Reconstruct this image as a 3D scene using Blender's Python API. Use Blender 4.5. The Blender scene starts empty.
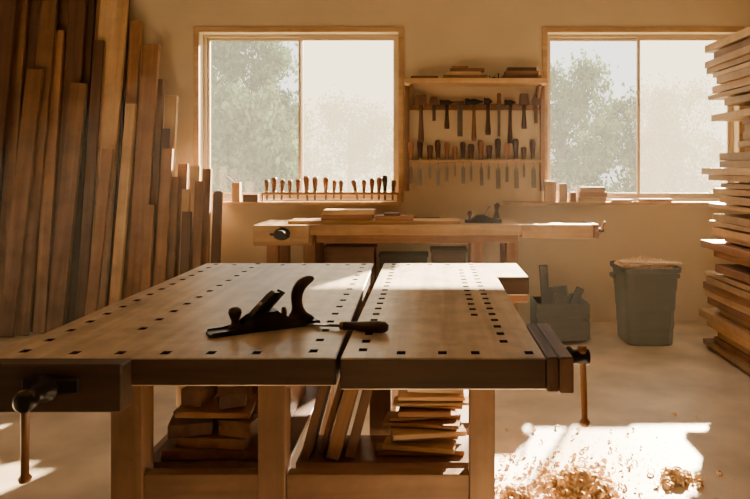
import bpy, bmesh, math, random
from mathutils import Vector, Matrix, Euler
random.seed(7)
scene=bpy.context.scene
COL=scene.collection
F=650.0; CX=430.0; CY=167.0; H=1.3
def PX(px,Y): return (px-CX)*Y/F
def PZ(py,Y): return H-(py-CY)*Y/F

# ---------------- materials ----------------
def newmat(name):
    m=bpy.data.materials.new(name); m.use_nodes=True
    nt=m.node_tree; nt.nodes.clear()
    out=nt.nodes.new('ShaderNodeOutputMaterial')
    return m,nt,out
def principled(nt,out,rough=.6,metal=0.0,spec=.5):
    p=nt.nodes.new('ShaderNodeBsdfPrincipled')
    p.inputs['Roughness'].default_value=rough
    p.inputs['Metallic'].default_value=metal
    p.inputs['Specular IOR Level'].default_value=spec
    nt.links.new(p.outputs[0],out.inputs[0]); return p
def wood(name,c1,c2,axis='Z',scale=1.0,rough=.55,bump=.15,vary=.35,spec=.4,speck=0.0,sscale=5):
    m,nt,out=newmat(name); p=principled(nt,out,rough,0,spec); L=nt.links
    tc=nt.nodes.new('ShaderNodeTexCoord'); mp=nt.nodes.new('ShaderNodeMapping')
    s={'X':(1.2,22,22),'Y':(22,1.2,22),'Z':(22,22,1.2)}[axis]
    mp.inputs['Scale'].default_value=[v*scale for v in s]
    L.new(tc.outputs['Object'],mp.inputs[0])
    oi=nt.nodes.new('ShaderNodeObjectInfo')
    ml=nt.nodes.new('ShaderNodeMath'); ml.operation='MULTIPLY'; ml.inputs[1].default_value=37.0
    L.new(oi.outputs['Random'],ml.inputs[0])
    n=nt.nodes.new('ShaderNodeTexNoise'); n.noise_dimensions='4D'
    n.inputs['Scale'].default_value=1.0; n.inputs['Detail'].default_value=5; n.inputs['Distortion'].default_value=.6
    L.new(mp.outputs[0],n.inputs['Vector']); L.new(ml.outputs[0],n.inputs['W'])
    r=nt.nodes.new('ShaderNodeValToRGB')
    r.color_ramp.elements[0].position=.35; r.color_ramp.elements[0].color=(*c1,1)
    r.color_ramp.elements[1].position=.68; r.color_ramp.elements[1].color=(*c2,1)
    L.new(n.outputs['Fac'],r.inputs[0])
    hs=nt.nodes.new('ShaderNodeHueSaturation')
    mr=nt.nodes.new('ShaderNodeMapRange'); mr.inputs['To Min'].default_value=1-vary; mr.inputs['To Max'].default_value=1+vary*.6
    L.new(oi.outputs['Random'],mr.inputs[0]); L.new(mr.outputs[0],hs.inputs['Value'])
    L.new(r.outputs[0],hs.inputs['Color'])
    last=hs.outputs[0]
    if speck>0:
        n2=nt.nodes.new('ShaderNodeTexNoise'); n2.inputs['Scale'].default_value=sscale; n2.inputs['Detail'].default_value=8; n2.inputs['Roughness'].default_value=.65
        L.new(tc.outputs['Object'],n2.inputs['Vector'])
        r2=nt.nodes.new('ShaderNodeValToRGB'); r2.color_ramp.elements[0].position=.36; r2.color_ramp.elements[0].color=(1-speck,)*3+(1,)
        r2.color_ramp.elements[1].position=.58; r2.color_ramp.elements[1].color=(1,1,1,1)
        L.new(n2.outputs['Fac'],r2.inputs[0])
        mx=nt.nodes.new('ShaderNodeMix'); mx.data_type='RGBA'; mx.blend_type='MULTIPLY'; mx.inputs[0].default_value=1
        L.new(last,mx.inputs[6]); L.new(r2.outputs[0],mx.inputs[7]); last=mx.outputs[2]
    L.new(last,p.inputs['Base Color'])
    b=nt.nodes.new('ShaderNodeBump'); b.inputs['Strength'].default_value=bump; b.inputs['Distance'].default_value=.004
    L.new(n.outputs['Fac'],b.inputs['Height']); L.new(b.outputs[0],p.inputs['Normal'])
    return m
def plain(name,c,rough=.6,metal=0,noise=.15,nscale=8,bump=0.0,spec=.5):
    m,nt,out=newmat(name); p=principled(nt,out,rough,metal,spec); L=nt.links
    tc=nt.nodes.new('ShaderNodeTexCoord')
    n=nt.nodes.new('ShaderNodeTexNoise'); n.inputs['Scale'].default_value=nscale; n.inputs['Detail'].default_value=6
    L.new(tc.outputs['Object'],n.inputs['Vector'])
    r=nt.nodes.new('ShaderNodeValToRGB')
    r.color_ramp.elements[0].position=.3; r.color_ramp.elements[0].color=(*[v*(1-noise) for v in c],1)
    r.color_ramp.elements[1].position=.7; r.color_ramp.elements[1].color=(*[min(1,v*(1+noise)) for v in c],1)
    L.new(n.outputs['Fac'],r.inputs[0]); L.new(r.outputs[0],p.inputs['Base Color'])
    if bump:
        b=nt.nodes.new('ShaderNodeBump'); b.inputs['Strength'].default_value=bump; b.inputs['Distance'].default_value=.01
        L.new(n.outputs['Fac'],b.inputs['Height']); L.new(b.outputs[0],p.inputs['Normal'])
    return m
def paneglass(name,tint,milk,col):
    m,nt,out=newmat(name); L=nt.links
    t=nt.nodes.new('ShaderNodeBsdfTransparent'); t.inputs[0].default_value=(*tint,1)
    d=nt.nodes.new('ShaderNodeBsdfTranslucent'); d.inputs[0].default_value=(*col,1)
    g=nt.nodes.new('ShaderNodeBsdfGlossy'); g.inputs['Roughness'].default_value=.05
    mx=nt.nodes.new('ShaderNodeMixShader'); mx.inputs[0].default_value=milk
    L.new(t.outputs[0],mx.inputs[1]); L.new(d.outputs[0],mx.inputs[2])
    mx2=nt.nodes.new('ShaderNodeMixShader'); mx2.inputs[0].default_value=.03
    L.new(mx.outputs[0],mx2.inputs[1]); L.new(g.outputs[0],mx2.inputs[2])
    L.new(mx2.outputs[0],out.inputs[0]); return m
def leafmat(name,c):
    m,nt,out=newmat(name); L=nt.links
    d=nt.nodes.new('ShaderNodeBsdfDiffuse'); t=nt.nodes.new('ShaderNodeBsdfTranslucent')
    tc=nt.nodes.new('ShaderNodeTexCoord'); n=nt.nodes.new('ShaderNodeTexNoise'); n.inputs['Scale'].default_value=1.5
    L.new(tc.outputs['Object'],n.inputs['Vector']); r=nt.nodes.new('ShaderNodeValToRGB')
    r.color_ramp.elements[0].position=.35; r.color_ramp.elements[0].color=(*[v*.65 for v in c],1)
    r.color_ramp.elements[1].position=.65; r.color_ramp.elements[1].color=(*[v*1.3 for v in c],1)
    L.new(n.outputs['Fac'],r.inputs[0]); L.new(r.outputs[0],d.inputs[0]); L.new(r.outputs[0],t.inputs[0])
    mx=nt.nodes.new('ShaderNodeMixShader'); mx.inputs[0].default_value=.15
    L.new(d.outputs[0],mx.inputs[1]); L.new(t.outputs[0],mx.inputs[2]); L.new(mx.outputs[0],out.inputs[0]); return m

W={}
for ax in 'XYZ':
    W['light'+ax]=wood('wood_light_'+ax,(.54,.33,.155),(.72,.49,.26),ax,speck=.3,sscale=3)
    W['mid'+ax]=wood('wood_mid_'+ax,(.28,.135,.058),(.44,.235,.108),ax,speck=.35,sscale=3)
    W['dark'+ax]=wood('wood_dark_'+ax,(.090,.043,.021),(.165,.082,.040),ax,speck=.3,sscale=3)
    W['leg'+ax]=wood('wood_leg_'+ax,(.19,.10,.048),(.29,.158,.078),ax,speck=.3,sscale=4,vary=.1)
    W['soot'+ax]=wood('wood_vdark_'+ax,(.022,.015,.011),(.045,.029,.019),ax)  # near-black wood tone; inside the dog holes it paints their shade
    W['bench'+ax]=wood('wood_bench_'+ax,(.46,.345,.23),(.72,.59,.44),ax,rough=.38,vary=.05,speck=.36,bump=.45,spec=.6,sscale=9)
    W['benchdark'+ax]=wood('wood_benchshade_'+ax,(.048,.027,.015),(.10,.056,.031),ax,rough=.5,vary=.1)  # bench wood darkened: backlit shade of the fronts put into the colour
M_IRON=plain('cast_iron',(.03,.027,.025),.38,.7,.25,20)
M_STEEL=plain('tool_steel',(.20,.18,.16),.34,.9,.2,25)
M_BLACK=plain('grey_plastic',(.030,.027,.024),.6,0,.2,10)
M_HANDLE=wood('handle_wood',(.24,.10,.04),(.40,.19,.08),'Z',3,rough=.35,vary=.3)
M_TOTE=wood('rosewood',(.035,.018,.012),(.08,.036,.02),'Z',3,rough=.28,vary=.1)
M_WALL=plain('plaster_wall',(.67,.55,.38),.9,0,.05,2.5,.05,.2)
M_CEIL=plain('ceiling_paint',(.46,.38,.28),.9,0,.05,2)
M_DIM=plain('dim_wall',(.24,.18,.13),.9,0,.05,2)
M_FLOOR=plain('dusty_floor',(.66,.56,.44),.5,0,.26,3.0,.18,.45)
M_VINYL=plain('window_vinyl',(.60,.48,.35),.5,0,.03)
M_SHAV=plain('shaving',(.80,.54,.26),.7,0,.25,30)
M_BRASS=plain('brass',(.45,.30,.12),.35,.9,.1)
M_GLASS=paneglass('window_glass',(1,1,1),.009,(.95,.97,.95))
M_SCREEN=paneglass('insect_screen',(.68,.64,.55),.072,(.95,.87,.70))
M_LEAF=leafmat('leaves',(.095,.135,.065))
M_BARK=plain('bark',(.10,.085,.065),.9,0,.3,6)
M_GROUND=plain('outside_grass',(.16,.18,.09),.95,0,.3,1)

# ---------------- helpers ----------------
def link(o): COL.objects.link(o); return o
def wmat(o):
    if o.parent: return wmat(o.parent)@o.matrix_parent_inverse@o.matrix_basis
    return o.matrix_basis.copy()
def setp(o,par):
    if par is not None:
        o.parent=par; o.matrix_parent_inverse=wmat(par).inverted()
    return o
def meta(o,label=None,cat=None,group=None,kind=None):
    if label: o['label']=label
    if cat: o['category']=cat
    if group: o['group']=group
    if kind: o['kind']=kind
    return o
def empty(name,loc,label,cat,group=None):
    e=bpy.data.objects.new(name,None); e.location=loc; e.empty_display_size=.05; link(e)
    return meta(e,label,cat,group)
def from_bm(bm,name,mat,loc=(0,0,0),rot=(0,0,0),par=None,smooth=False):
    me=bpy.data.meshes.new(name); bmesh.ops.recalc_face_normals(bm,faces=bm.faces[:]); bm.to_mesh(me); bm.free()
    if mat: me.materials.append(mat)
    if smooth:
        for p in me.polygons: p.use_smooth=True
    o=bpy.data.objects.new(name,me); o.location=loc; o.rotation_euler=rot; link(o); setp(o,par); return o
def bmbox(bm,x0,x1,y0,y1,z0,z1,bev=0):
    r=bmesh.ops.create_cube(bm,size=1.0)
    vs=r['verts']
    for v in vs:
        v.co=Vector((x0+(v.co.x+.5)*(x1-x0),y0+(v.co.y+.5)*(y1-y0),z0+(v.co.z+.5)*(z1-z0)))
    if bev>0:
        es=list({e for v in vs for e in v.link_edges})
        bmesh.ops.bevel(bm,geom=es,offset=bev,segments=1,affect='EDGES')
def box(name,x0,x1,y0,y1,z0,z1,mat,par=None,bev=.002,rot=(0,0,0)):
    cx,cy,cz=(x0+x1)/2,(y0+y1)/2,(z0+z1)/2
    bm=bmesh.new(); bmbox(bm,x0-cx,x1-cx,y0-cy,y1-cy,z0-cz,z1-cz,bev)
    return from_bm(bm,name,mat,(cx,cy,cz),rot,par)
def boxes(name,lst,mat,par=None,bev=0,origin=(0,0,0)):
    bm=bmesh.new(); ox,oy,oz=origin
    for b in lst: bmbox(bm,b[0]-ox,b[1]-ox,b[2]-oy,b[3]-oy,b[4]-oz,b[5]-oz,bev)
    return from_bm(bm,name,mat,origin,(0,0,0),par)
def lathe(name,prof,mat,loc=(0,0,0),rot=(0,0,0),par=None,seg=16,smooth=True,ell=(1,1),sq=None):
    bm=bmesh.new(); rings=[]
    def cs(t):
        c,s=math.cos(t),math.sin(t)
        if sq: k=(abs(c)**sq+abs(s)**sq)**(-1.0/sq); return c*k,s*k
        return c,s
    for r,z in prof:
        if r<1e-6: rings.append([bm.verts.new((0,0,z))])
        else: rings.append([bm.verts.new((r*ell[0]*cs(2*math.pi*i/seg)[0],r*ell[1]*cs(2*math.pi*i/seg)[1],z)) for i in range(seg)])
    for a,b in zip(rings,rings[1:]):
        for i in range(seg):
            j=(i+1)%seg
            if len(a)==1 and len(b)==1: continue
            if len(a)==1: bm.faces.new((a[0],b[i],b[j]))
            elif len(b)==1: bm.faces.new((a[i],a[j],b[0]))
            else: bm.faces.new((a[i],a[j],b[j],b[i]))
    if len(rings[0])>1: bm.faces.new(rings[0])
    if len(rings[-1])>1: bm.faces.new(rings[-1])
    return from_bm(bm,name,mat,loc,rot,par,smooth)
def cyl(name,r,p0,p1,mat,par=None,seg=16):
    p0=Vector(p0);p1=Vector(p1); d=p1-p0
    q=d.to_track_quat('Z','Y').to_euler()
    b=min(r*.15,.003)
    return lathe(name,[(0,0),(r-b,0),(r,b),(r,d.length-b),(r-b,d.length),(0,d.length)],mat,p0,q,par,seg,False)
def extr(name,pts,th,mat,loc=(0,0,0),rot=(0,0,0),par=None,bev=0.0,plane='XZ',smooth=False):
    bm=bmesh.new()
    if plane=='XZ':
        a=[bm.verts.new((x,-th/2,z)) for x,z in pts]; b=[bm.verts.new((x,th/2,z)) for x,z in pts]
    else:
        a=[bm.verts.new((x,y,0)) for x,y in pts]; b=[bm.verts.new((x,y,-th)) for x,y in pts]
    n=len(pts)
    bm.faces.new(a); bm.faces.new(list(reversed(b)))
    for i in range(n):
        j=(i+1)%n; bm.faces.new((a[i],b[i],b[j],a[j]))
    bmesh.ops.recalc_face_normals(bm,faces=bm.faces[:])
    if bev>0: bmesh.ops.bevel(bm,geom=bm.edges[:],offset=bev,segments=2,affect='EDGES')
    return from_bm(bm,name,mat,loc,rot,par,smooth)
def copy_thing(root,loc,rot=None,scale=None):
    n=root.copy(); n.location=loc
    if rot is not None: n.rotation_euler=rot
    if scale is not None: n.scale=(scale,)*3
    COL.objects.link(n)
    for c in root.children:
        k=c.copy(); k.parent=n; COL.objects.link(k)
    return n
def board(name,L,w,t,loc,rot,mat,label,cat='board',group=None,axis='Z'):
    d={'X':(L,w,t),'Y':(w,L,t),'Z':(w,t,L)}[axis]
    bm=bmesh.new(); bmbox(bm,-d[0]/2,d[0]/2,-d[1]/2,d[1]/2,-d[2]/2,d[2]/2,.002)
    o=from_bm(bm,name,mat,loc,rot); return meta(o,label,cat,group)

# ---------------- room ----------------
YW=5.46; YO=5.62; XL=-4.05; XR=3.05; YB=-2.2; ZC=3.0
W1=(-1.935,-.265,1.03,2.43); W2=(.985,2.59,1.03,2.43)
def S(o): o['kind']='structure'; return o
cells=[]
xs=[XL-.15,W1[0],W1[1],W2[0],W2[1],XR+.15]; zs=[0,W1[2],W1[3],ZC]
for i in range(5):
    for j in range(3):
        if j==1 and i in (1,3): continue
        cells.append((xs[i],xs[i+1],YW,YO,zs[j],zs[j+1]))
S(boxes('wall_back',cells,M_WALL))
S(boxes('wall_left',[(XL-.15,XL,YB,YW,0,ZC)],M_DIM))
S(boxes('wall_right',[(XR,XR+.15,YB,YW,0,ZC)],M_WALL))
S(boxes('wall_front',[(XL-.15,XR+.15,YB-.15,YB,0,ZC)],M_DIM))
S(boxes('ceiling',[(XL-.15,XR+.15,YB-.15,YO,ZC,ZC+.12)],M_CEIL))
S(boxes('floor',[(XL-.15,XR+.15,YB-.15,YO,-.1,0)],M_FLOOR))
g=S(boxes('ground',[(-30,30,YO+.06,45,-.35,-.25)],M_GROUND))
# dusty air filling the room (a real volume, slightly larger than the room)
m,nt,out=newmat('dusty_air')
vs_=nt.nodes.new('ShaderNodeVolumeScatter'); vs_.inputs['Color'].default_value=(1,.86,.66,1); vs_.inputs['Density'].default_value=.0032; vs_.inputs['Anisotropy'].default_value=.35
nt.links.new(vs_.outputs[0],out.inputs['Volume'])
hz=S(boxes('dusty_air',[(XL-.2,XR+.2,YB-.2,YO+.04,-.12,ZC+.16)],m))

def window(n,w,mid):
    x0,x1,z0,z1=w
    e=bpy.data.objects.new('window_%d'%n,None); e.location=((x0+x1)/2,YW,z0); link(e); S(e)
    c=.045
    boxes('casing',[(x0-c,x1+c,YW-.018,YW-.001,z1,z1+c),(x0-c,x0,YW-.018,YW-.001,z0-c*.6,z1),(x1,x1+c,YW-.018,YW-.001,z0-c*.6,z1)],W['lightX'],e,.0015)
    y0,y1=YO-.075,YO-.02; f=.024
    boxes('frame',[(x0,x1,y0,y1,z1-f,z1),(x0,x1,y0,y1,z0,z0+f),(x0,x0+f,y0,y1,z0+f,z1-f),(x1-f,x1,y0,y1,z0+f,z1-f)],M_VINYL,e,.001)
    s=.024
    for k,(a,b,yy) in enumerate(((x0+f,mid+s*.7,YO-.035),(mid-s*.7,x1-f,YO-.06))):
        boxes('sash',[(a,b,yy-.012,yy+.012,z1-f-s,z1-f),(a,b,yy-.012,yy+.012,z0+f,z0+f+s),(a,a+s,yy-.012,yy+.012,z0+f+s,z1-f-s),(b-s,b,yy-.012,yy+.012,z0+f+s,z1-f-s)],M_VINYL,e,.001)
        boxes('window_pane',[(a+s-.004,b-s+.004,yy-.0005,yy+.0005,z0+f+s-.004,z1-f-s+.004)],M_GLASS,e)
    bm=bmesh.new(); a,b=mid+.01,x1-f
    v=[bm.verts.new(p) for p in ((a,YO-.012,z0+f),(b,YO-.012,z0+f),(b,YO-.012,z1-f),(a,YO-.012,z1-f))]; bm.faces.new(v)
    o=from_bm(bm,'insect_screen',M_SCREEN,par=e)
    return e
window(1,W1,PX(301,YO-.04)); window(2,W2,PX(638,YO-.04))
S(box('trim_1',-1.72,-.24,5.35,YW-.002,.985,1.012,W['lightX']))
S(box('trim_2',.60,2.72,5.35,YW-.002,.985,1.012,W['lightX']))

# ---------------- outside trees ----------------
def tree(x,y,h,spread,n,seed,zlo=.5,label='hazy green leafy tree outside the window',trunkr=.09):
    rnd=random.Random(seed)
    e=empty('tree',(x,y,-.25),label,'tree',"trees outside the windows")
    cyl('trunk',trunkr,(x,y,-.25),(x+.1,y,h*.8),M_BARK,e,8)
    vs=[];fs=[]; cl=[]
    for i in range(80):
        a=rnd.uniform(0,6.28); t=rnd.random(); zz=zlo+(h-zlo)*t; rr=spread*math.sqrt(rnd.random())*(1.1-.5*t)
        cl.append((rr*math.cos(a),rr*math.sin(a),zz,spread*rnd.uniform(.10,.26)))
    bm=bmesh.new()
    for c in cl:
        q0=Vector((.05,0,max(.2,c[2]*.6))); q1=Vector(c[:3]); d=(q1-q0); sx=d.orthogonal().normalized()*.015; sy=d.cross(sx).normalized()*.015
        a=[bm.verts.new(q0+s) for s in (sx,sy,-sx,-sy)]; b=[bm.verts.new(q1+s*.3) for s in (sx,sy,-sx,-sy)]
        for i in range(4): bm.faces.new((a[i],a[(i+1)%4],b[(i+1)%4],b[i]))
    from_bm(bm,'branches',M_BARK,(x,y,0),par=e)
    for i in range(n):
        c=cl[rnd.randrange(len(cl))]
        p=Vector((rnd.gauss(0,c[3]*.6)+c[0],rnd.gauss(0,c[3]*.5)+c[1],rnd.gauss(0,c[3]*.6)+c[2]))
        s=rnd.uniform(.04,.09); E=Euler((rnd.uniform(0,3.1),rnd.uniform(0,3.1),rnd.uniform(0,6.2))).to_matrix()
        k=len(vs)
        for q in ((-s,0,0),(0,-s*.5,0),(s,0,0),(0,s*.5,0)): vs.append(p+E@Vector(q))
        fs.append((k,k+1,k+2,k+3))
    me=bpy.data.meshes.new('foliage'); me.from_pydata([tuple(v) for v in vs],[],fs); me.materials.append(M_LEAF)
    o=bpy.data.objects.new('foliage',me); o.location=(x,y,0); link(o); setp(o,e)
tree(-3.0,10.6,2.5,.85,8000,1)
tree(-4.4,16,4.9,1.5,14000,2,.2)
tree(-6.9,20.5,5.4,1.5,11000,5,.2)
tree(-3.0,24,3.6,2.1,8000,6,.2)
tree(2.75,14,3.3,1.4,11500,3,.2)
tree(5.4,17,3.0,1.4,8000,4,.2)
tree(8.6,23,3.9,2.0,8000,9,.2)

# ---------------- front workbenches ----------------
ZT=.85
def bench_top(name,outline,th,holes,mat,par):
    bm=bmesh.new()
    a=[bm.verts.new((x,y,ZT)) for x,y in outline]; b=[bm.verts.new((x,y,ZT-th)) for x,y in outline]
    n=len(outline); bm.faces.new(a); bm.faces.new(list(reversed(b)))
    for i in range(n): bm.faces.new((a[i],b[i],b[(i+1)%n],a[(i+1)%n]))
    bmesh.ops.recalc_face_normals(bm,faces=bm.faces[:])
    bmesh.ops.bevel(bm,geom=bm.edges[:],offset=.003,segments=1,affect='EDGES')
    o=from_bm(bm,name,mat)
    cb=bmesh.new()
    for x,y in holes: bmbox(cb,x-.0105,x+.0105,y-.0135,y+.0135,ZT-.06,ZT+.02)
    c=from_bm(cb,'cutter',None)
    md=o.modifiers.new('b','BOOLEAN'); md.operation='DIFFERENCE'; md.object=c; md.solver='EXACT'
    bpy.context.view_layer.update()
    dg=bpy.context.evaluated_depsgraph_get()
    me=bpy.data.meshes.new_from_object(o.evaluated_get(dg)); o.modifiers.clear(); o.data=me; me.name=name
    bpy.data.objects.remove(c)
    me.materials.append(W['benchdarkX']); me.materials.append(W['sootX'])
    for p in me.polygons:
        if abs(p.normal.z)<.3: p.material_index=1 if p.area>.004 else 2  # sides get the painted shade tone, hole walls the near-black one
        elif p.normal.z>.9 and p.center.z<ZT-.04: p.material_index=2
    setp(o,par); return o
YF=1.53; YK=3.04
LB=empty('workbench',(-.65,2.3,0),'wide wooden workbench with dog holes, hand plane lying on top','workbench')
holes=[]
for i in range(15):
    y=YF+.06+i*.101
    holes.append((-.99,y)); holes.append((-.285+(.0-.028)*i/15*.8,y))
for x in (-.86,-.75,-.64,-.53,-.42): holes.append((x,YF+.045))
for i in range(12): holes.append((-.80,YF+.28+i*.11))
for x in (-.90,-.68,-.58,-.47,-.38): holes.append((x,YK-.05))
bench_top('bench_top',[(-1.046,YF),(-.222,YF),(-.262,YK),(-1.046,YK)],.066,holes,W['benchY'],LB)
lz=ZT-.067
for (a,b,c,d) in ((-.91,-.82,1.85,1.93),(-.49,-.413,1.85,1.93),(-.91,-.82,2.72,2.80),(-.49,-.413,2.72,2.80)):
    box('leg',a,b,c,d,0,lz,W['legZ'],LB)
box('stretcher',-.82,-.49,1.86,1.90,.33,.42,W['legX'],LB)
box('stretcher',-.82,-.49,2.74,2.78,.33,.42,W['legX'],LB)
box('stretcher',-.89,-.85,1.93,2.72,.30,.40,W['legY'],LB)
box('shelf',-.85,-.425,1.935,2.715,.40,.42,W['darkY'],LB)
v=bpy.data.objects.new('vise',None); v.location=(-.85,1.47,.8); link(v); setp(v,LB)
box('jaw',-1.12,-.70,1.475,YF-.002,.742,.851,W['benchdarkX'],v,.004)
vx=-.868
box('recess_plate',vx-.055,vx+.075,1.466,1.4745,.787,.822,M_IRON,v,.004)  # dark plate standing in for the shade of a recess in the jaw
lathe('screw',[(0,0),(.030,0),(.030,.006),(.020,.012),(.017,.03),(.016,.06),(0,.061)],M_IRON,(vx,1.466,.800),(math.pi/2,0,0),v,20)
lathe('screw_hub',[(0,0),(.019,0),(.023,.006),(.023,.030),(.016,.036),(0,.036)],M_IRON,(vx,1.415,.797),(math.pi/2,0,0),v)
lathe('handle',[(0,0),(.011,.002),(.014,.010),(.0085,.018),(.0085,.10),(.0095,.175),(.014,.184),(.013,.196),(0,.198)],M_HANDLE,(vx-.002,1.396,.622),(0,0,0),v)

RB=empty('workbench',(.03,2.3,0),'narrow wooden workbench with rows of dog holes and end vise','workbench')
holes=[]
for i in range(19):
    y=YF+.07+i*.078
    holes.append((-.165,y))
    if i>0: holes.append((.19,y)); 
for i in range(12): holes.append((.135,YF+.45+i*.078))
for x in (-.07,.03,.11,.24): holes.append((x,YF+.045))
for x in (-.1,.0,.08): holes.append((x,YK-.04))
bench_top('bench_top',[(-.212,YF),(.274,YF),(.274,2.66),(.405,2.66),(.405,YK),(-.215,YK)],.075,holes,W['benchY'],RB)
box('end_block',.277,.400,2.668,2.95,.745,.774,W['midX'],RB)
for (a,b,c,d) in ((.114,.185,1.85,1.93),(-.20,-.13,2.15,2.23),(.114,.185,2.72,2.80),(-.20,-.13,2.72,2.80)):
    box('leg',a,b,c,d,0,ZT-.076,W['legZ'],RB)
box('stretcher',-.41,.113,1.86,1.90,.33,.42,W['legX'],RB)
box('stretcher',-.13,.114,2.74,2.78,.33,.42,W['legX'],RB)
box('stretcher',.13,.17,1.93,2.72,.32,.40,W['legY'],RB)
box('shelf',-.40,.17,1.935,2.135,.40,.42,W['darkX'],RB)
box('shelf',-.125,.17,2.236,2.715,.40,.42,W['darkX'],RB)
v=bpy.data.objects.new('vise',None); v.location=(.33,1.7,.8); link(v); setp(v,RB)
box('jaw',.276,.303,YF-.004,1.86,.77,.853,W['darkY'],v,.003)
box('jaw',.305,.337,YF-.008,1.86,.768,.854,W['darkY'],v,.003)
cyl('screw',.016,(.337,1.62,.825),(.385,1.62,.825),M_IRON,v)
lathe('screw_hub',[(0,0),(.022,0),(.026,.005),(.026,.012),(.018,.018),(.018,.045),(.022,.05),(.018,.058),(0,.06)],M_IRON,(.338,1.62,.828),(0,math.pi/2,0),v)
lathe('handle',[(0,0),(.010,.002),(.013,.012),(.0075,.02),(.0085,.10),(.0075,.18),(.012,.186),(.011,.20),(0,.202)],M_HANDLE,(.385,1.615,.655),(0,math.radians(-2),0),v)

# ---------------- hand plane ----------------
toe=Vector((-.595,1.728,ZT)); heel=Vector((-.322,1.885,ZT))
ctr=(toe+heel)/2; ang=math.atan2((heel-toe).y,(heel-toe).x)
HP=empty('hand_plane',ctr,'dark iron bench plane with curved wooden tote and knob','hand plane')
HP.rotation_euler=(0,0,ang)
def hp(o):
    o.parent=HP; return o
Lh=.155
hp(extr('sole',[(-Lh,-.02),(-Lh+.008,-.03),(Lh-.008,-.03),(Lh,-.02),(Lh,.02),(Lh-.008,.03),(-Lh+.008,.03),(-Lh,.02)],.008,M_IRON,(0,0,.0085),plane='XY',bev=.001))
cheek=[(-Lh+.006,.004),(Lh-.006,.004),(Lh-.006,.013),(.11,.016),(.075,.022),(.045,.038),(.015,.052),(-.015,.053),(-.045,.04),(-.075,.02),(-.11,.013),(-Lh+.006,.012)]
for s in (-1,1): hp(extr('cheek',cheek,.004,M_IRON,(0,s*.0275,0)))
hp(extr('frog',[(-.035,.009),(.045,.009),(.045,.025),(.030,.052),(.018,.050)],.045,M_IRON))
hp(extr('plane_blade',[(-.046,.005),(-.042,.005),(.050,.100),(.045,.103)],.05,M_STEEL))
hp(extr('lever_cap',[(-.050,.018),(-.042,.020),(.028,.086),(.036,.100),(.024,.102),(.010,.092),(-.030,.054),(-.050,.032)],.044,M_IRON,bev=.001))
hp(lathe('cap_screw',[(0,0),(.008,0),(.008,.005),(.004,.007),(0,.007)],M_BRASS,(-.012,0,.066),(0,-math.radians(45),0)))
hp(lathe('adjuster_wheel',[(0,0),(.014,0),(.014,.008),(0,.008)],M_BRASS,(.050,0,.042),(0,math.pi/2,0)))
hp(lathe('knob',[(0,0),(.018,0),(.019,.006),(.011,.014),(.010,.024),(.015,.035),(.0185,.046),(.016,.056),(.008,.061),(0,.062)],M_TOTE,(-.082,0,.0085),seg=20))
tote=[(.062,.009),(.136,.009),(.142,.014),(.137,.023),(.122,.031),(.111,.044),(.105,.059),(.104,.076),(.108,.093),(.117,.107),(.129,.117),(.140,.125),(.142,.133),(.133,.138),(.116,.137),(.099,.129),(.086,.115),(.078,.098),(.076,.080),(.078,.062),(.079,.046),(.074,.031),(.062,.022)]
hp(extr('tote',tote,.024,M_TOTE,bev=.0035,smooth=True))

# ---------------- chisel prototype ----------------
def make_chisel(name,loc,rot,label,group=None,L=.125,bl=.11,bw=.018,r=.0145,mat=M_HANDLE):
    e=empty(name,(0,0,0),label,'chisel',group)
    lathe('handle',[(0,0),(r*.62,0),(r*.68,L*.06),(r*.8,L*.12),(r*.74,L*.25),(r*.95,L*.55),(r*1.08,L*.8),(r*.95,L*.95),(r*.6,L),(0,L*1.005)],mat,par=e,seg=12)
    lathe('ferrule',[(0,-.001),(r*.66,-.001),(r*.74,L*.0),(r*.74,L*.08),(0,L*.08)],M_BRASS if mat!=M_HANDLE else M_STEEL,par=e,seg=12)
    bm=bmesh.new()
    P=[(.004,.004,0),(.004,.004,-bl*.25),(bw/2,.0025,-bl*.38),(bw/2,.0018,-bl*.93),(bw/2,.0004,-bl)]
    rings=[[bm.verts.new((sx*a,sy*b,z)) for sx,sy in ((-1,-1),(1,-1),(1,1),(-1,1))] for a,b,z in P]
    for a,b in zip(rings,rings[1:]):
        for i in range(4): bm.faces.new((a[i],a[(i+1)%4],b[(i+1)%4],b[i]))
    bm.faces.new(rings[0]); bm.faces.new(rings[-1])
    from_bm(bm,'blade',M_STEEL,par=e)
    e.location=loc; e.rotation_euler=rot; return e
p1=Vector((-.110,1.758,ZT+.0165)); p0=Vector((-.362,1.838,ZT+.006)); d=(p1-p0).normalized()
make_chisel('chisel',p0+d*.120,d.to_track_quat('Z','Y').to_euler(),'chisel with dark wooden handle lying beside the hand plane',L=.140,bl=.118,bw=.02,r=.0155,mat=M_TOTE)

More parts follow.
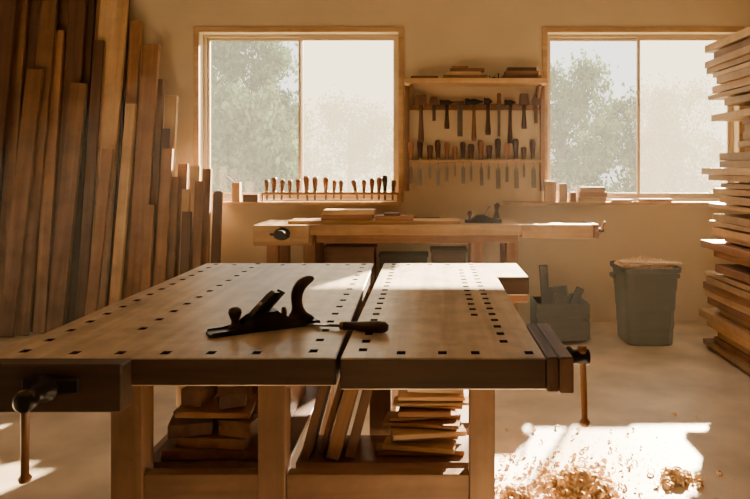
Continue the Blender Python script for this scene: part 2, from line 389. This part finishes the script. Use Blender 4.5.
# sill rack with chisels
YR=5.405
rk=empty('chisel_rack',(-.85,YR,1.012),'slotted wooden chisel rack on the window sill','tool rack')
x0,x1=PX(262,YR),PX(399,YR)
box('slat',x0,x1,YR-.019,YR-.009,1.07,1.09,W['midX'],rk); box('slat',x0,x1,YR+.009,YR+.019,1.07,1.09,W['midX'],rk)
for x in (x0+.006,x1-.006): box('rack_end',x-.008,x+.008,YR-.0089,YR+.0089,1.0125,1.09,W['midZ'],rk)
proto=[make_chisel('chisel',(0,0,0),(0,0,0),'turned-handle chisel standing in the sill rack',"chisels in the window sill rack",L=l,bl=.066,r=r,mat=m) for l,r,m in ((.125,.023,M_HANDLE),(.105,.021,W['midZ']),(.14,.022,M_TOTE))]
px=[267,274,282,290,298,307,315,326,334,341,356,364,372,379,385,393]
used=[0,0,0]
for i,p in enumerate(px):
    k=random.choice((0,0,1,2)); sc=random.uniform(.80,1.15)
    loc=(PX(p,YR),YR,1.0905); rot=(0,random.uniform(-.08,.08) if p!=356 else -.22,0)
    if used[k]==0: o=proto[k]; o.location=loc; o.rotation_euler=rot; used[k]=1
    else: copy_thing(proto[k],loc,rot,sc)

# ---------------- wall tool rack ----------------
TR=empty('tool_rack',(.37,5.44,1.0),'wall-mounted wooden tool rack with top shelf and two rails','tool rack')
ya=YW-.002
xl,xr=PX(405,5.4),PX(545,5.4)
box('shelf',xl,xr,5.24,ya,PZ(84,5.3),PZ(79,5.3),W['lightX'],TR)
zs1=PZ(84,5.3)
box('upright',xl,xl+.035,5.41,ya,1.10,zs1-.001,W['midZ'],TR); box('upright',xr-.035,xr,5.41,ya,1.10,zs1-.001,W['midZ'],TR)
for x in (xl+.04,xr-.065):
    extr('bracket',[(0,0),(.16,.17),(.16,.19),(0,.19)],.02,W['midZ'],(x+.01,ya,zs1-.192),(0,0,-math.pi/2),TR)
zr=PZ(106,5.4)
box('rail',xl+.036,xr-.036,5.435,ya,zr-.03,zr+.02,W['midX'],TR)
zc=PZ(161,5.4)
box('rail',xl+.036,xr-.036,5.425,ya,zc-.012,zc+.012,W['midX'],TR); box('rail',xl+.036,xr-.036,5.388,5.405,zc-.012,zc+.012,W['lightX'],TR)
YT=5.395
def pegs(x,w=.012):
    for s in (-1,1): cyl('peg',.004,(x+s*w,5.435,zr-.004),(x+s*w,YT-.022,zr+.004),W['lightZ'],TR,8)
zg=zr+.0065
def hammer(px,hl,hw,hh,label,name='hammer',hm=M_IRON,mat=M_HANDLE,hr=1.5):
    x=PX(px,YT); e=empty(name,(x,YT,zg),label,name.split('_')[-1],"tools hanging on the wall rack"); pegs(x,.022)
    if hm is M_IRON:
        lathe('head',[(0,-hw),(hh*.45,-hw),(hh*.5,-hw*.9),(hh*.5,-hw*.6),(hh*.36,-hw*.45),(hh*.45,-.012),(hh*.45,.012),(hh*.3,hw*.5),(hh*.12,hw),(0,hw)],hm,(x,YT,zg+hh/2),(0,math.pi/2,0),e,12)
    else:
        extr('head',[(-hw,0),(hw,0),(hw*.82,hh),(-hw*.82,hh)],.05,hm,(x,YT,zg),par=e,bev=.004)
    lathe('handle',[(0,0),(.011*hr,.002),(.012*hr,.03),(.0085*hr,hl*.5),(.007*hr,hl*.8),(.008*hr,hl),(0,hl)],mat,(x,YT,zg-hl+.002),(0,0,0),e,10)
hammer(421,.31,.055,.085,'dark wooden mallet with broad head hanging on the rack','mallet',W['darkZ'],W['darkZ'],2.1)
hammer(447,.20,.062,.045,'small cross-peen hammer with wooden handle','hammer',M_IRON,M_TOTE,1.8)
hammer(474,.30,.075,.056,'claw hammer with long pale wooden handle','hammer',M_IRON,W['midZ'],1.8)
hammer(488,.25,.034,.060,'short heavy hammer with dark handle','hammer',M_IRON,M_TOTE,2.0)
hammer(510,.32,.046,.045,'slim tack hammer with dark wooden handle','hammer',M_IRON,M_TOTE,1.8)
hammer(524,.20,.040,.095,'small wooden carving mallet','mallet',W['darkZ'],M_TOTE,1.9)
def gauge(px,l,label):
    x=PX(px,YT); e=empty('marking_gauge',(x,YT,zg),label,'gauge',"tools hanging on the wall rack"); pegs(x,.02)
    extr('fence',[(-.036,0),(.036,0),(.040,.03),(.026,.07),(-.026,.07),(-.040,.03)],.024,W['darkX'],(x,YT,zg),par=e,bev=.002)
    box('beam',x-.014,x+.014,YT-.01,YT+.01,zg-l,zg-.0005,W['darkZ'],e)
gauge(434,.13,'small wooden marking gauge hanging from two pegs'); gauge(536,.15,'wooden marking gauge with rounded fence')
x=PX(460,YT); e=empty('try_square',(x,YT,zg),'try square with wooden stock and steel blade','square',"tools hanging on the wall rack"); pegs(x,.018)
box('stock',x-.045,x+.035,YT-.012,YT+.012,zg,zg+.035,W['darkX'],e); box('blade',x-.022,x+.022,YT-.001,YT+.001,zg-.26,zg-.0003,M_STEEL,e,0)
x=PX(499,YT); e=empty('file',(x,YT,zg),'flat steel file with wooden handle','file',"tools hanging on the wall rack"); pegs(x,.012)
lathe('handle',[(0,0),(.013,0),(.019,.02),(.014,.05),(.020,.085),(.013,.10),(0,.101)],W['midZ'],(x,YT,zg-.0),par=e,seg=12)
box('file_blade',x-.012,x+.012,YT-.003,YT+.003,zg-.26,zg-.0002,M_STEEL,e,0)
protos=[make_chisel('chisel',(0,0,0),(0,0,0),'wooden-handled chisel hanging blade down in the wall rack',"chisels on the wall rack",L=l,bl=b,bw=bw,r=r,mat=m) for l,b,bw,m,r in ((.15,.20,.028,M_HANDLE,.023),(.12,.17,.02,W['darkZ'],.026),(.165,.23,.036,M_TOTE,.024),(.11,.14,.016,W['midZ'],.022))]
px=[411,420,430,438,447,455,463,471,481,489,498,507,516,524,533]
used=[0]*4
for i,p in enumerate(px):
    k=[0,2,1,2,0,3,2,1,0,1,2,0,2,1,2][i]; sc=random.uniform(.85,1.10)
    loc=(PX(p,5.415),5.415,zc+.0125); rot=(0,random.uniform(-.03,.03),0)
    if used[k]==0: protos[k].location=loc; used[k]=1
    else: copy_thing(protos[k],loc,rot,sc)

zsh=PZ(79,5.3)+.001
def flat(px0,px1,z,h,y0,y1,mat,label,name='wood_block',cat='wood block',group=None,Y=5.33,rz=0):
    xa,xb=PX(px0,Y),PX(px1,Y)
    o=box(name,xa,xb,y0,y1,z,z+h,mat,rot=(0,0,rz)); return meta(o,label,cat,group)
gs="blocks on the tool rack shelf"
flat(411,438,zsh,.022,5.28,5.40,W['midX'],'thin brown board offcut lying on the rack shelf',group=gs)
flat(443,487,zsh,.03,5.28,5.42,W['midX'],'brown board stacked on the rack shelf',group=gs)
flat(447,481,zsh+.031,.028,5.29,5.41,W['lightX'],'pale board in a stack on the rack shelf',group=gs)
flat(450,484,zsh+.060,.028,5.29,5.40,W['darkX'],'dark board topping a stack on the rack shelf',group=gs)
flat(452,468,zsh+.089,.018,5.30,5.38,W['midX'],'small offcut on top of the shelf stack',group=gs)
flat(502,541,zsh,.03,5.28,5.42,W['darkX'],'dark thick board on the rack shelf',group=gs)
flat(505,538,zsh+.031,.035,5.29,5.41,W['midX'],'brown board stacked on a dark board',group=gs)
flat(507,536,zsh+.067,.028,5.30,5.40,W['darkX'],'thin dark board topping the shelf stack',group=gs)
def small_plane(px,Y,z,s,label):
    x=PX(px,Y); e=empty('hand_plane',(x,Y,z),label,'hand plane')
    extr('body',[(-.11*s,0),(.11*s,0),(.11*s,.02*s),(.05*s,.028*s),(0,.05*s),(-.04*s,.045*s),(-.07*s,.02*s),(-.11*s,.016*s)],.055*s,M_IRON,(x,Y,z),par=e)
    extr('plane_blade',[(-.01*s,.045*s),(.0*s,.045*s),(.045*s,.1*s),(.037*s,.102*s)],.045*s,M_STEEL,(x,Y,z),par=e)
    lathe('knob',[(0,0),(.012*s,0),(.009*s,.015*s),(.018*s,.035*s),(.012*s,.05*s),(0,.052*s)],M_TOTE,(x-.08*s,Y,z+.0185*s),par=e,seg=12)
    extr('tote',[(a*s,b*s) for a,b in ((.06,.0),(.1,.0),(.09,.04),(.1,.08),(.085,.095),(.065,.08),(.072,.04))],.02*s,M_TOTE,(x,Y,z+.0275*s),par=e,bev=.002)
small_plane(494,5.34,zsh,.45,'tiny dark block plane on the rack shelf')

# ---------------- back workbench ----------------
YbF=4.71; YbB=5.22; ZB=.88
BB=empty('workbench',(-.3,5.0,0),'light wooden workbench standing against the back wall','workbench')
xa,xb=-1.28,.665
box('bench_top',xa,xb,YbF,YbB,ZB-.075,ZB,W['lightX'],BB,.003)
box('apron',xa+.45,xb-.02,YbF+.03,YbF+.055,ZB-.135,ZB-.0755,W['midX'],BB)
box('end_block',xa,xa+.42,YbF+.0,YbF+.06,ZB-.15,ZB-.0755,W['lightX'],BB,.003)
for a in (-1.20,-.93,.30,.56):
    for c in (YbF+.062,YbB-.10): box('leg',a,a+.085,c,c+.08,0,ZB-.076,W['midZ'],BB)
box('shelf',-1.115,.56,YbF+.16,YbB-.12,.25,.28,W['midX'],BB)
v=bpy.data.objects.new('vise',None); v.location=(-1.08,YbF,.82); link(v); setp(v,BB)
box('jaw',-1.27,-.87,YbF-.045,YbF-.002,ZB-.125,ZB,W['lightX'],v,.004)
lathe('screw_hub',[(0,0),(.045,0),(.045,.01),(.03,.02),(.028,.06),(.033,.066),(.033,.09),(0,.092)],M_IRON,(-1.06,YbF-.045,.82),(math.pi/2,0,0),v,20,False,ell=(1.3,1))
cyl('handle',.009,(-1.13,YbF-.12,.825),(-.99,YbF-.12,.812),M_IRON,v,10)
v=bpy.data.objects.new('tail_vise',None); v.location=(.9,YbF,.82); link(v); setp(v,BB)
box('jaw',.668,1.19,YbF+.02,YbF+.20,ZB-.10,ZB,W['lightX'],v,.004)
box('end_cap',1.192,1.23,YbF+.02,YbF+.36,ZB-.10,ZB+.002,W['midY'],v,.003)
box('guide_beam',.668,1.19,YbF+.24,YbF+.34,ZB-.09,ZB-.02,W['midX'],v,.003)
cyl('screw',.016,(1.23,YbF+.12,.83),(1.29,YbF+.12,.83),M_IRON,v)
cyl('handle',.009,(1.272,YbF+.03,.90),(1.272,YbF+.2,.76),M_HANDLE,v,10)
g2="boards stacked on the back workbench"
z=ZB+.001
flat(290,460,z,.024,4.78,5.02,W['lightX'],'long pale plank lying flat on the workbench','board','board',g2,Y=4.85)
flat(322,372,z+.025,.04,4.80,5.0,W['midX'],'short thick board on the plank stack','board','board',g2,Y=4.85)
flat(324,375,z+.066,.035,4.80,4.98,W['lightX'],'pale short board topping the stack','board','board',g2,Y=4.85)
flat(376,413,z+.025,.032,4.80,4.96,W['midX'],'brown short board on the long plank','board','board',g2,Y=4.85)
flat(384,400,z+.058,.018,4.82,4.93,W['darkX'],'small dark offcut on a brown board','board','board',g2,Y=4.85)
flat(345,440,z,.03,5.06,5.17,W['midX'],'brown plank lying at the back of the workbench','board','board',g2,Y=5.1)
small_plane(483,4.9,z,1.25,'black bench plane on the workbench by the wall')
gbx="storage boxes under the back workbench"
for (a,b,h,tone) in ((-.80,-.42,.40,'dark'),(-.38,-.02,.34,'soot'),(.01,.27,.38,'dark')):
    c0,c1=YbF+.18,YbB-.14; z0=.281
    bxo=boxes('storage_box',[(a,b,c0,c1,z0,z0+.015),(a,b,c0,c0+.015,z0+.0155,z0+h),(a,b,c1-.015,c1,z0+.0155,z0+h),(a,a+.015,c0+.0155,c1-.0155,z0+.0155,z0+h),(b-.015,b,c0+.0155,c1-.0155,z0+.0155,z0+h),(a-.008,b+.008,c0-.008,c1+.008,z0+h+.001,z0+h+.02)],W[tone+'X'],None,.001,((a+b)/2,(c0+c1)/2,z0))
    meta(bxo,'dark lidded wooden storage box on the bench shelf','storage box',gbx)
g3="blocks on the window sill"
zz=1.013
def sill(a,b,h,mat,label,z=zz,y0=5.36,y1=5.42): return flat(a,b,z,h,y0,y1,mat,label,group=g3,Y=5.37)
sill(545,556,.17,W['lightZ'],'tall square wood block standing on the window sill')
sill(559,567,.15,W['lightZ'],'narrow wood block standing on the window sill')
sill(570,576,.08,W['midZ'],'little upright wood block on the window sill')
sill(578,606,.04,W['lightX'],'flat wood block at the bottom of a sill stack',y1=5.44)
sill(579,607,.04,W['midX'],'flat wood block in the middle of a sill stack',z=zz+.041,y1=5.44)
sill(580,605,.04,W['lightX'],'flat wood block on top of a sill stack',z=zz+.082,y1=5.43)
sill(640,672,.025,W['midX'],'thin board offcut on the window sill')
sill(612,632,.02,W['lightX'],'thin pale offcut on the window sill')
sill(232,240,.16,W['lightZ'],'pale wood block standing on the window sill')
sill(243,258,.06,W['darkX'],'dark wood block on the window sill')

# ---------------- bin, crate ----------------
def curls(name,centres,seed,label,z0=0.0,kind='stuff',par=None,sc=1.0,clip=None):
    rnd=random.Random(seed); vs=[];fs=[]
    for (cx,cy,rad,n,hgt) in centres:
        for i in range(n):
            r=abs(rnd.gauss(0,rad*.5)); a=rnd.uniform(0,6.28)
            if clip: r=min(r,clip)
            px_,py_=cx+r*math.cos(a)*1.3,cy+r*math.sin(a)
            zc_=.008+hgt*max(0,1-(r/rad)**1.3)*(.3+.7*rnd.random())
            cr=rnd.uniform(.003,.010)*sc; wd=rnd.uniform(.004,.011)*sc; turns=rnd.uniform(.5,1.8); pitch=rnd.uniform(0,.012)
            E=Euler((rnd.uniform(0,6.28),rnd.uniform(0,6.28),rnd.uniform(0,6.28))).to_matrix(); ns=int(7*turns)+3; k=len(vs)
            for j in range(ns+1):
                t=2*math.pi*turns*j/ns; c=cr*(1+.3*j/ns)
                for s in (-.5,.5):
                    v=E@Vector((c*math.cos(t),c*math.sin(t),s*wd+pitch*j/ns))+Vector((px_,py_,zc_)); v.z=max(.002,v.z)+z0; vs.append(tuple(v))
            for j in range(ns): fs.append((k+2*j,k+2*j+1,k+2*j+3,k+2*j+2))
    me=bpy.data.meshes.new(name); me.from_pydata(vs,[],fs); me.materials.append(M_SHAV)
    for p in me.polygons: p.use_smooth=True
    o=bpy.data.objects.new(name,me); link(o)
    if par: setp(o,par); o['kind']='stuff'
    else: meta(o,label,'wood shavings',kind=kind)
    return o
bx,by=1.61,4.88
TC=empty('trash_can',(bx,by,0),'dark grey boxy plastic trash can heaped with wood shavings','trash can')
lathe('can_body',[(0,.0),(.165,0),(.170,.01),(.174,.12),(.178,.125),(.182,.25),(.186,.255),(.192,.40),(.196,.405),(.203,.53),(.220,.535),(.224,.565),(.213,.568),(.205,.555),(.199,.5),(.168,.03),(0,.03)],M_BLACK,(bx,by,.001),par=TC,seg=40,sq=6,smooth=False)
for s in (-1,1): box('handle',bx+s*.238-.013,bx+s*.238+.013,by-.05,by+.05,.47,.505,M_BLACK,TC,.006)
curls('shavings',[(bx,by,.21,800,.05)],9,'',z0=.555,par=TC,sc=1.5,clip=.16)
gb="boards lying across the trash can"
lathe('shaving_heap',[(.19,.50),(.195,.548),(.16,.566),(.08,.586),(0,.592)],M_SHAV,(bx,by,0),par=TC,seg=24,sq=5)
meta(board('board',.46,.09,.016,(bx+.0,by-.13,.600),(0.0,.03,.10),W['lightX'],'x','board',axis='X'),'pale thin offcut lying across the shavings in the can','board',gb)
sx,sy=.99,4.98
ST=empty('crate',(sx,sy,0),'dark wooden crate filled with offcuts beside the back workbench','crate')
boxes('crate_body',[(sx-.2,sx+.2,sy-.15,sy+.15,.02,.04),(sx-.2,sx+.2,sy-.15,sy-.135,.04,.15),(sx-.2,sx+.2,sy-.15,sy-.135,.17,.28),(sx-.2,sx+.2,sy+.135,sy+.15,.04,.28),(sx-.2,sx-.185,sy-.135,sy+.135,.04,.28),(sx+.185,sx+.2,sy-.135,sy+.135,.04,.28)],W['sootX'],ST,.001)
for a in (-.17,.14):
    for c in (-.12,.09): box('crate_foot',sx+a,sx+a+.03,sy+c,sy+c+.03,0,.02,W['darkZ'],ST)
gcr="offcuts standing in the crate"
for (dx,dy,w_,h_,ry,tone) in ((-.12,-.07,.06,.50,-.06,'soot'),(-.04,-.09,.09,.28,.22,'soot'),(.08,-.06,.06,.34,.42,'soot'),(.0,.03,.16,.32,-.10,'soot'),(.12,.06,.07,.26,.05,'soot')):
    meta(board('offcut',h_,w_,.03,(sx+dx,sy+dy,.06+h_/2),(0,ry,0),W[tone+'Z'],'x'),'dark offcut standing upright in a crate','offcut',gcr)
meta(board('offcut',.34,.03,.17,(sx-.04,sy-.22,.11),(-.15,.0,.12),W['sootX'],'x','offcut',axis='X'),'dark board leaning against the crate','offcut')
# ---------------- leaning lumber ----------------
gl="planks leaning against the wall"
ZREF=2.85
def lean(x0,x1,zt,layer,tone,t=.034,roll=0):
    Yb=5.10-layer*.055; Yt=5.405-layer*.055
    a=math.atan((Yt-Yb)/ZREF); L=zt/math.cos(a)
    ym=Yb+(zt/2)*(Yt-Yb)/ZREF
    lab={'light':'pale sawn plank leaning upright against the wall','mid':'brown rough-sawn plank leaning upright against the wall','dark':'dark plank leaning upright against the wall'}[tone]
    board('plank',L,(x1-x0)-.006,t,((x0+x1)/2-math.sin(roll)*L/2,ym,zt/2+.008),(-a,roll,0),W[tone+'Z'],lab,'plank',gl)
def rowp(layer,items):
    Yt=5.405-layer*.055
    for it in items:
        a,b,py,tone=it[:4]; roll=it[4] if len(it)>4 else 0
        zt=H+(CY-py)*(Yt-.12)/F
        lean(PX(a,Yt),PX(b,Yt),zt,layer,tone,random.uniform(.028,.042),roll)
rowp(0,[(-24,-2,-10,'dark'),(-1,20,-15,'dark'),(24,43,-10,'dark'),(46,60,-18,'dark'),(63,78,-14,'mid'),(81,97,-20,'dark'),(99,116,-20,'mid'),(119,131,-16,'dark'),(133,144,20,'mid'),(147,157,60,'dark'),(159,169,80,'mid'),(171,183,97,'light'),(186,196,165,'mid'),(198,208,167,'light'),(210,219,170,'mid'),(221,230,192,'dark')])  # darker wood tones towards the far left
rowp(1,[(-30,-8,-20,'dark'),(-7,14,-14,'dark'),(18,30,-20,'mid'),(35,52,-14,'dark',.006),(56,68,30,'mid'),(72,88,-18,'dark'),(103,130,-20,'light',.022),(146,163,44,'mid',.016),(169,178,130,'dark'),(180,188,178,'mid'),(191,199,190,'light'),(203,212,182,'mid')])
rowp(2,[(-34,-14,-14,'dark'),(-10,6,-20,'dark',.01),(44,60,-18,'mid',.022),(78,94,84,'mid',.040),(98,108,40,'dark',.01),(133,143,105,'light',.034),(156,165,205,'mid'),(170,181,150,'mid',.018),(192,201,212,'dark')])
rowp(3,[(-30,-6,-16,'dark'),(4,20,-20,'dark',.022),(34,50,70,'mid',.045),(112,123,150,'mid',.05)])

# ---------------- right lumber rack ----------------
RK=empty('lumber_rack',(2.6,3.6,0),'timber lumber rack holding stacked boards against the wall','rack')
for y in (3.0,4.3): box('upright',2.93,3.03,y-.04,y+.04,0,2.5,W['midZ'],RK)
gr="boards stacked on the lumber rack"
rr=random.Random(15)
z=.02; arms=[.60,.98,1.36,1.66]; ai=0
while z<2.16:
    if ai<len(arms) and z>=arms[ai]:
        for y in (3.0,4.3): box('arm',2.25,2.929,y-.025,y+.025,z+.002,z+.022,W['midX'],RK)
        z+=.026; ai+=1
    t=rr.choice((.030,.038,.046,.052))
    w=rr.uniform(.3,.5)
    if 1.42<z<1.60: yend=4.25+rr.uniform(-.06,.15); xl_=2.03+rr.uniform(0,.04)
    elif z<.55: yend=4.70+rr.uniform(-.22,.10); xl_=1.98+rr.uniform(-.02,.04)
    else: yend=4.64+rr.uniform(-.26,.10); xl_=1.99+rr.uniform(-.03,.04)
    ynear=rr.uniform(2.3,2.7)
    tone=rr.choice(('light','light','mid','light','light'))
    lab={'light':'pale sawn board stacked flat on the lumber rack','mid':'brown sawn board stacked flat on the lumber rack'}[tone]
    board('board',yend-ynear,w,t,(xl_+w/2,(yend+ynear)/2,z+t/2+.001),(0,0,rr.uniform(-.012,.012)),W[tone+'Y'],lab,'board',gr,'Y')
    z+=t+.002+rr.choice((0,0,0,.008,.014))

# ---------------- things under benches ----------------
zs=.421; go="offcuts on the workbench shelf"
def off(name,L,w,t,x,y,z,rz,tone,label,axis='Y',cat='offcut',ry=0,rx=0):
    return board(name,L,w,t,(x,y,z+t/2),(rx,ry,rz),W[tone+axis],label,cat,go,axis)
off('offcut',.56,.20,.04,-.66,2.38,zs,0.02,'dark','dark board lying on the workbench shelf')
off('offcut',.52,.16,.035,-.65,2.37,zs+.041,-.03,'dark','dark board lying on the workbench shelf')
off('offcut',.48,.17,.05,-.64,2.36,zs+.077,.08,'mid','thick board offcut stacked on the shelf')
off('offcut',.43,.12,.04,-.62,2.35,zs+.128,-.10,'mid','brown board offcut topping the shelf stack')
off('offcut',.34,.05,.03,-.60,2.33,zs+.169,.30,'mid','narrow stick lying askew on the shelf stack')
off('offcut',.30,.16,.05,-.64,2.32,zs+.200,-.15,'mid','brown board topping the shelf stack')
off('offcut',.28,.10,.04,-.62,2.32,zs+.251,.1,'dark','dark board topping the shelf stack')
off('offcut',.4,.06,.24,-.515,2.35,zs,0,'dark','dark board standing on edge on the shelf')
off('offcut',.5,.05,.09,-.805,2.35,zs,0,'dark','square dark offcut at the shelf edge')
off('offcut',.12,.30,.028,-.66,2.01,zs,.03,'dark','wide dark slab lying on the shelf')
off('offcut',.10,.22,.030,-.66,2.01,zs+.0295,-.10,'mid','brown slab stacked on a wider slab')
off('offcut',.09,.13,.040,-.735,2.01,zs+.062,.22,'dark','chunky dark block in a jumbled pile')
off('offcut',.08,.11,.050,-.58,2.0,zs+.062,-.28,'mid','chunky brown block in a jumbled pile')
off('offcut',.11,.22,.018,-.66,2.01,zs+.122,.12,'mid','thin brown slab tilted across two blocks',ry=.06)
off('offcut',.07,.08,.040,-.61,2.0,zs+.150,.4,'dark','small dark block on top of the pile')
off('offcut',.07,.07,.050,-.715,2.0,zs+.155,-.2,'dark','small dark block on top of the pile')
tin=empty('tin_can',(-.800,2.16,zs+.091),'round pale tin can on stacked offcuts','tin can')
lathe('can_body',[(0,0),(.040,0),(.041,.003),(.041,.098),(.036,.10),(0,.10)],W['lightZ'],(-.800,2.16,zs+.0912),par=tin)
lathe('lid',[(0,0),(.036,0),(.036,.006),(.030,.007),(0,.006)],M_IRON,(-.800,2.16,zs+.1915),par=tin)
for (x,h,tone,a,w_,t_) in ((-.395,.34,'dark',.26,.17,.028),(-.352,.28,'mid',.28,.12,.018),(-.312,.33,'mid',.26,.18,.040),(-.262,.24,'dark',.26,.16,.030)):
    o=board('offcut',h,w_,t_,(x+.02+math.sin(a)*h/2,2.03+(.015 if t_<.021 else 0),zs+h/2*math.cos(a)+.006),(0,a,0),W[tone+'Z'],'short board standing tilted on edge on the workbench shelf','offcut',go)
    o.data.transform(Matrix.Rotation(math.pi/2,4,'Z'))
rr=random.Random(23)
z=zs
for i in range(10):
    t=rr.choice((.008,.011,.015,.020)); L=rr.uniform(.18,.28); w=rr.uniform(.05,.13)
    f=i/10.0
    x=-.02+.03*f+rr.uniform(-.030,.003); y=2.005+rr.uniform(-.02,.02)
    off('offcut',L-.05*f,w,t,x,y,z+.002,rr.uniform(-.45,.45)*(1 if L<.22 else .4),rr.choice(('light','mid','mid','light')),'thin offcut in a messy stack on the shelf','X',ry=rr.uniform(-.025,.025)); z+=t+.006
off('offcut',.17,.13,.014,.005,2.02,z+.030,.20,'light','pale thin board tilted on top of the offcut stack','X',ry=.10,rx=.38)

# ---------------- shavings ----------------
def G(px,py):
    Y=F*H/(py-CY); return PX(px,Y),Y
a=G(580,488); b=G(676,480)
curls('wood_shavings',[(a[0],a[1],.12,1000,.055),(b[0],b[1],.06,190,.03),(G(515,496)[0],G(515,496)[1],.08,120,.02)],5,'curled golden wood shavings heaped on the floor',sc=1.6)
curls('wood_shavings',[(.50,2.70,.30,150,0),(.75,2.85,.7,100,0)],8,'loose wood shavings scattered over the floor',sc=1.1)
rnd=random.Random(4); vs=[];fs=[]
for i in range(2200):
    x=rnd.gauss(.65,.5); y=2.3+abs(rnd.gauss(0,.6)); s=rnd.uniform(.002,.006); k=len(vs); t=rnd.uniform(0,3)
    for q in range(4): vs.append((x+s*math.cos(t+q*1.57),y+s*math.sin(t+q*1.57)*.6,.0015+.001*(q%2)))
    fs.append((k,k+1,k+2,k+3))
me=bpy.data.meshes.new('sawdust'); me.from_pydata(vs,[],fs); me.materials.append(M_SHAV)
o=bpy.data.objects.new('sawdust',me); link(o); meta(o,'fine sawdust chips sprinkled on the floor','sawdust',kind='stuff')

# ---------------- light ----------------
sd=bpy.data.lights.new('sun','SUN'); sd.energy=125; sd.color=(1,.82,.58); sd.angle=math.radians(.9)
so=bpy.data.objects.new('sun',sd); so.rotation_euler=Vector((-.47,-1,-.485)).to_track_quat('-Z','Y').to_euler(); so.location=(5,15,8); link(so)
w=bpy.data.worlds.new('sky'); scene.world=w; w.use_nodes=True; nt=w.node_tree
bg=nt.nodes['Background']; tc=nt.nodes.new('ShaderNodeTexCoord'); sp=nt.nodes.new('ShaderNodeSeparateXYZ'); rp=nt.nodes.new('ShaderNodeValToRGB')
nt.links.new(tc.outputs['Generated'],sp.inputs[0]); nt.links.new(sp.outputs['Z'],rp.inputs[0]); nt.links.new(rp.outputs[0],bg.inputs[0])
rp.color_ramp.elements[0].color=(.98,.95,.86,1); rp.color_ramp.elements[1].color=(.75,.80,.88,1); rp.color_ramp.elements[1].position=.9
bg.inputs[1].default_value=2.7
for wn in (W1,W2):
    ld=bpy.data.lights.new('sky_portal','AREA'); ld.shape='RECTANGLE'; ld.size=wn[1]-wn[0]; ld.size_y=wn[3]-wn[2]; ld.cycles.is_portal=True
    lo=bpy.data.objects.new('sky_portal',ld); lo.location=((wn[0]+wn[1])/2,YO+.03,(wn[2]+wn[3])/2); lo.rotation_euler=(-math.pi/2,0,0); link(lo)
for (x,y,e) in ((-.3,-.6,1.2),(1.6,4.2,5)):  # unseen fill panels added to brighten the room, no real fixtures
    ld=bpy.data.lights.new('fill_light','AREA'); ld.shape='RECTANGLE'; ld.size=1.8; ld.size_y=.8; ld.energy=e; ld.color=(1,.78,.52)
    lo=bpy.data.objects.new('fill_light',ld); lo.location=(x,y,ZC-.03); link(lo)

# ---------------- camera ----------------
cd=bpy.data.cameras.new('camera'); cd.sensor_width=36; cd.lens=F*36/750; cd.shift_x=-(CX-375)/750; cd.shift_y=-(249.5-CY)/750
cd.clip_start=.05
co=bpy.data.objects.new('camera',cd); co.location=(0,0,H); co.rotation_euler=(math.pi/2,0,0); link(co)
scene.camera=co
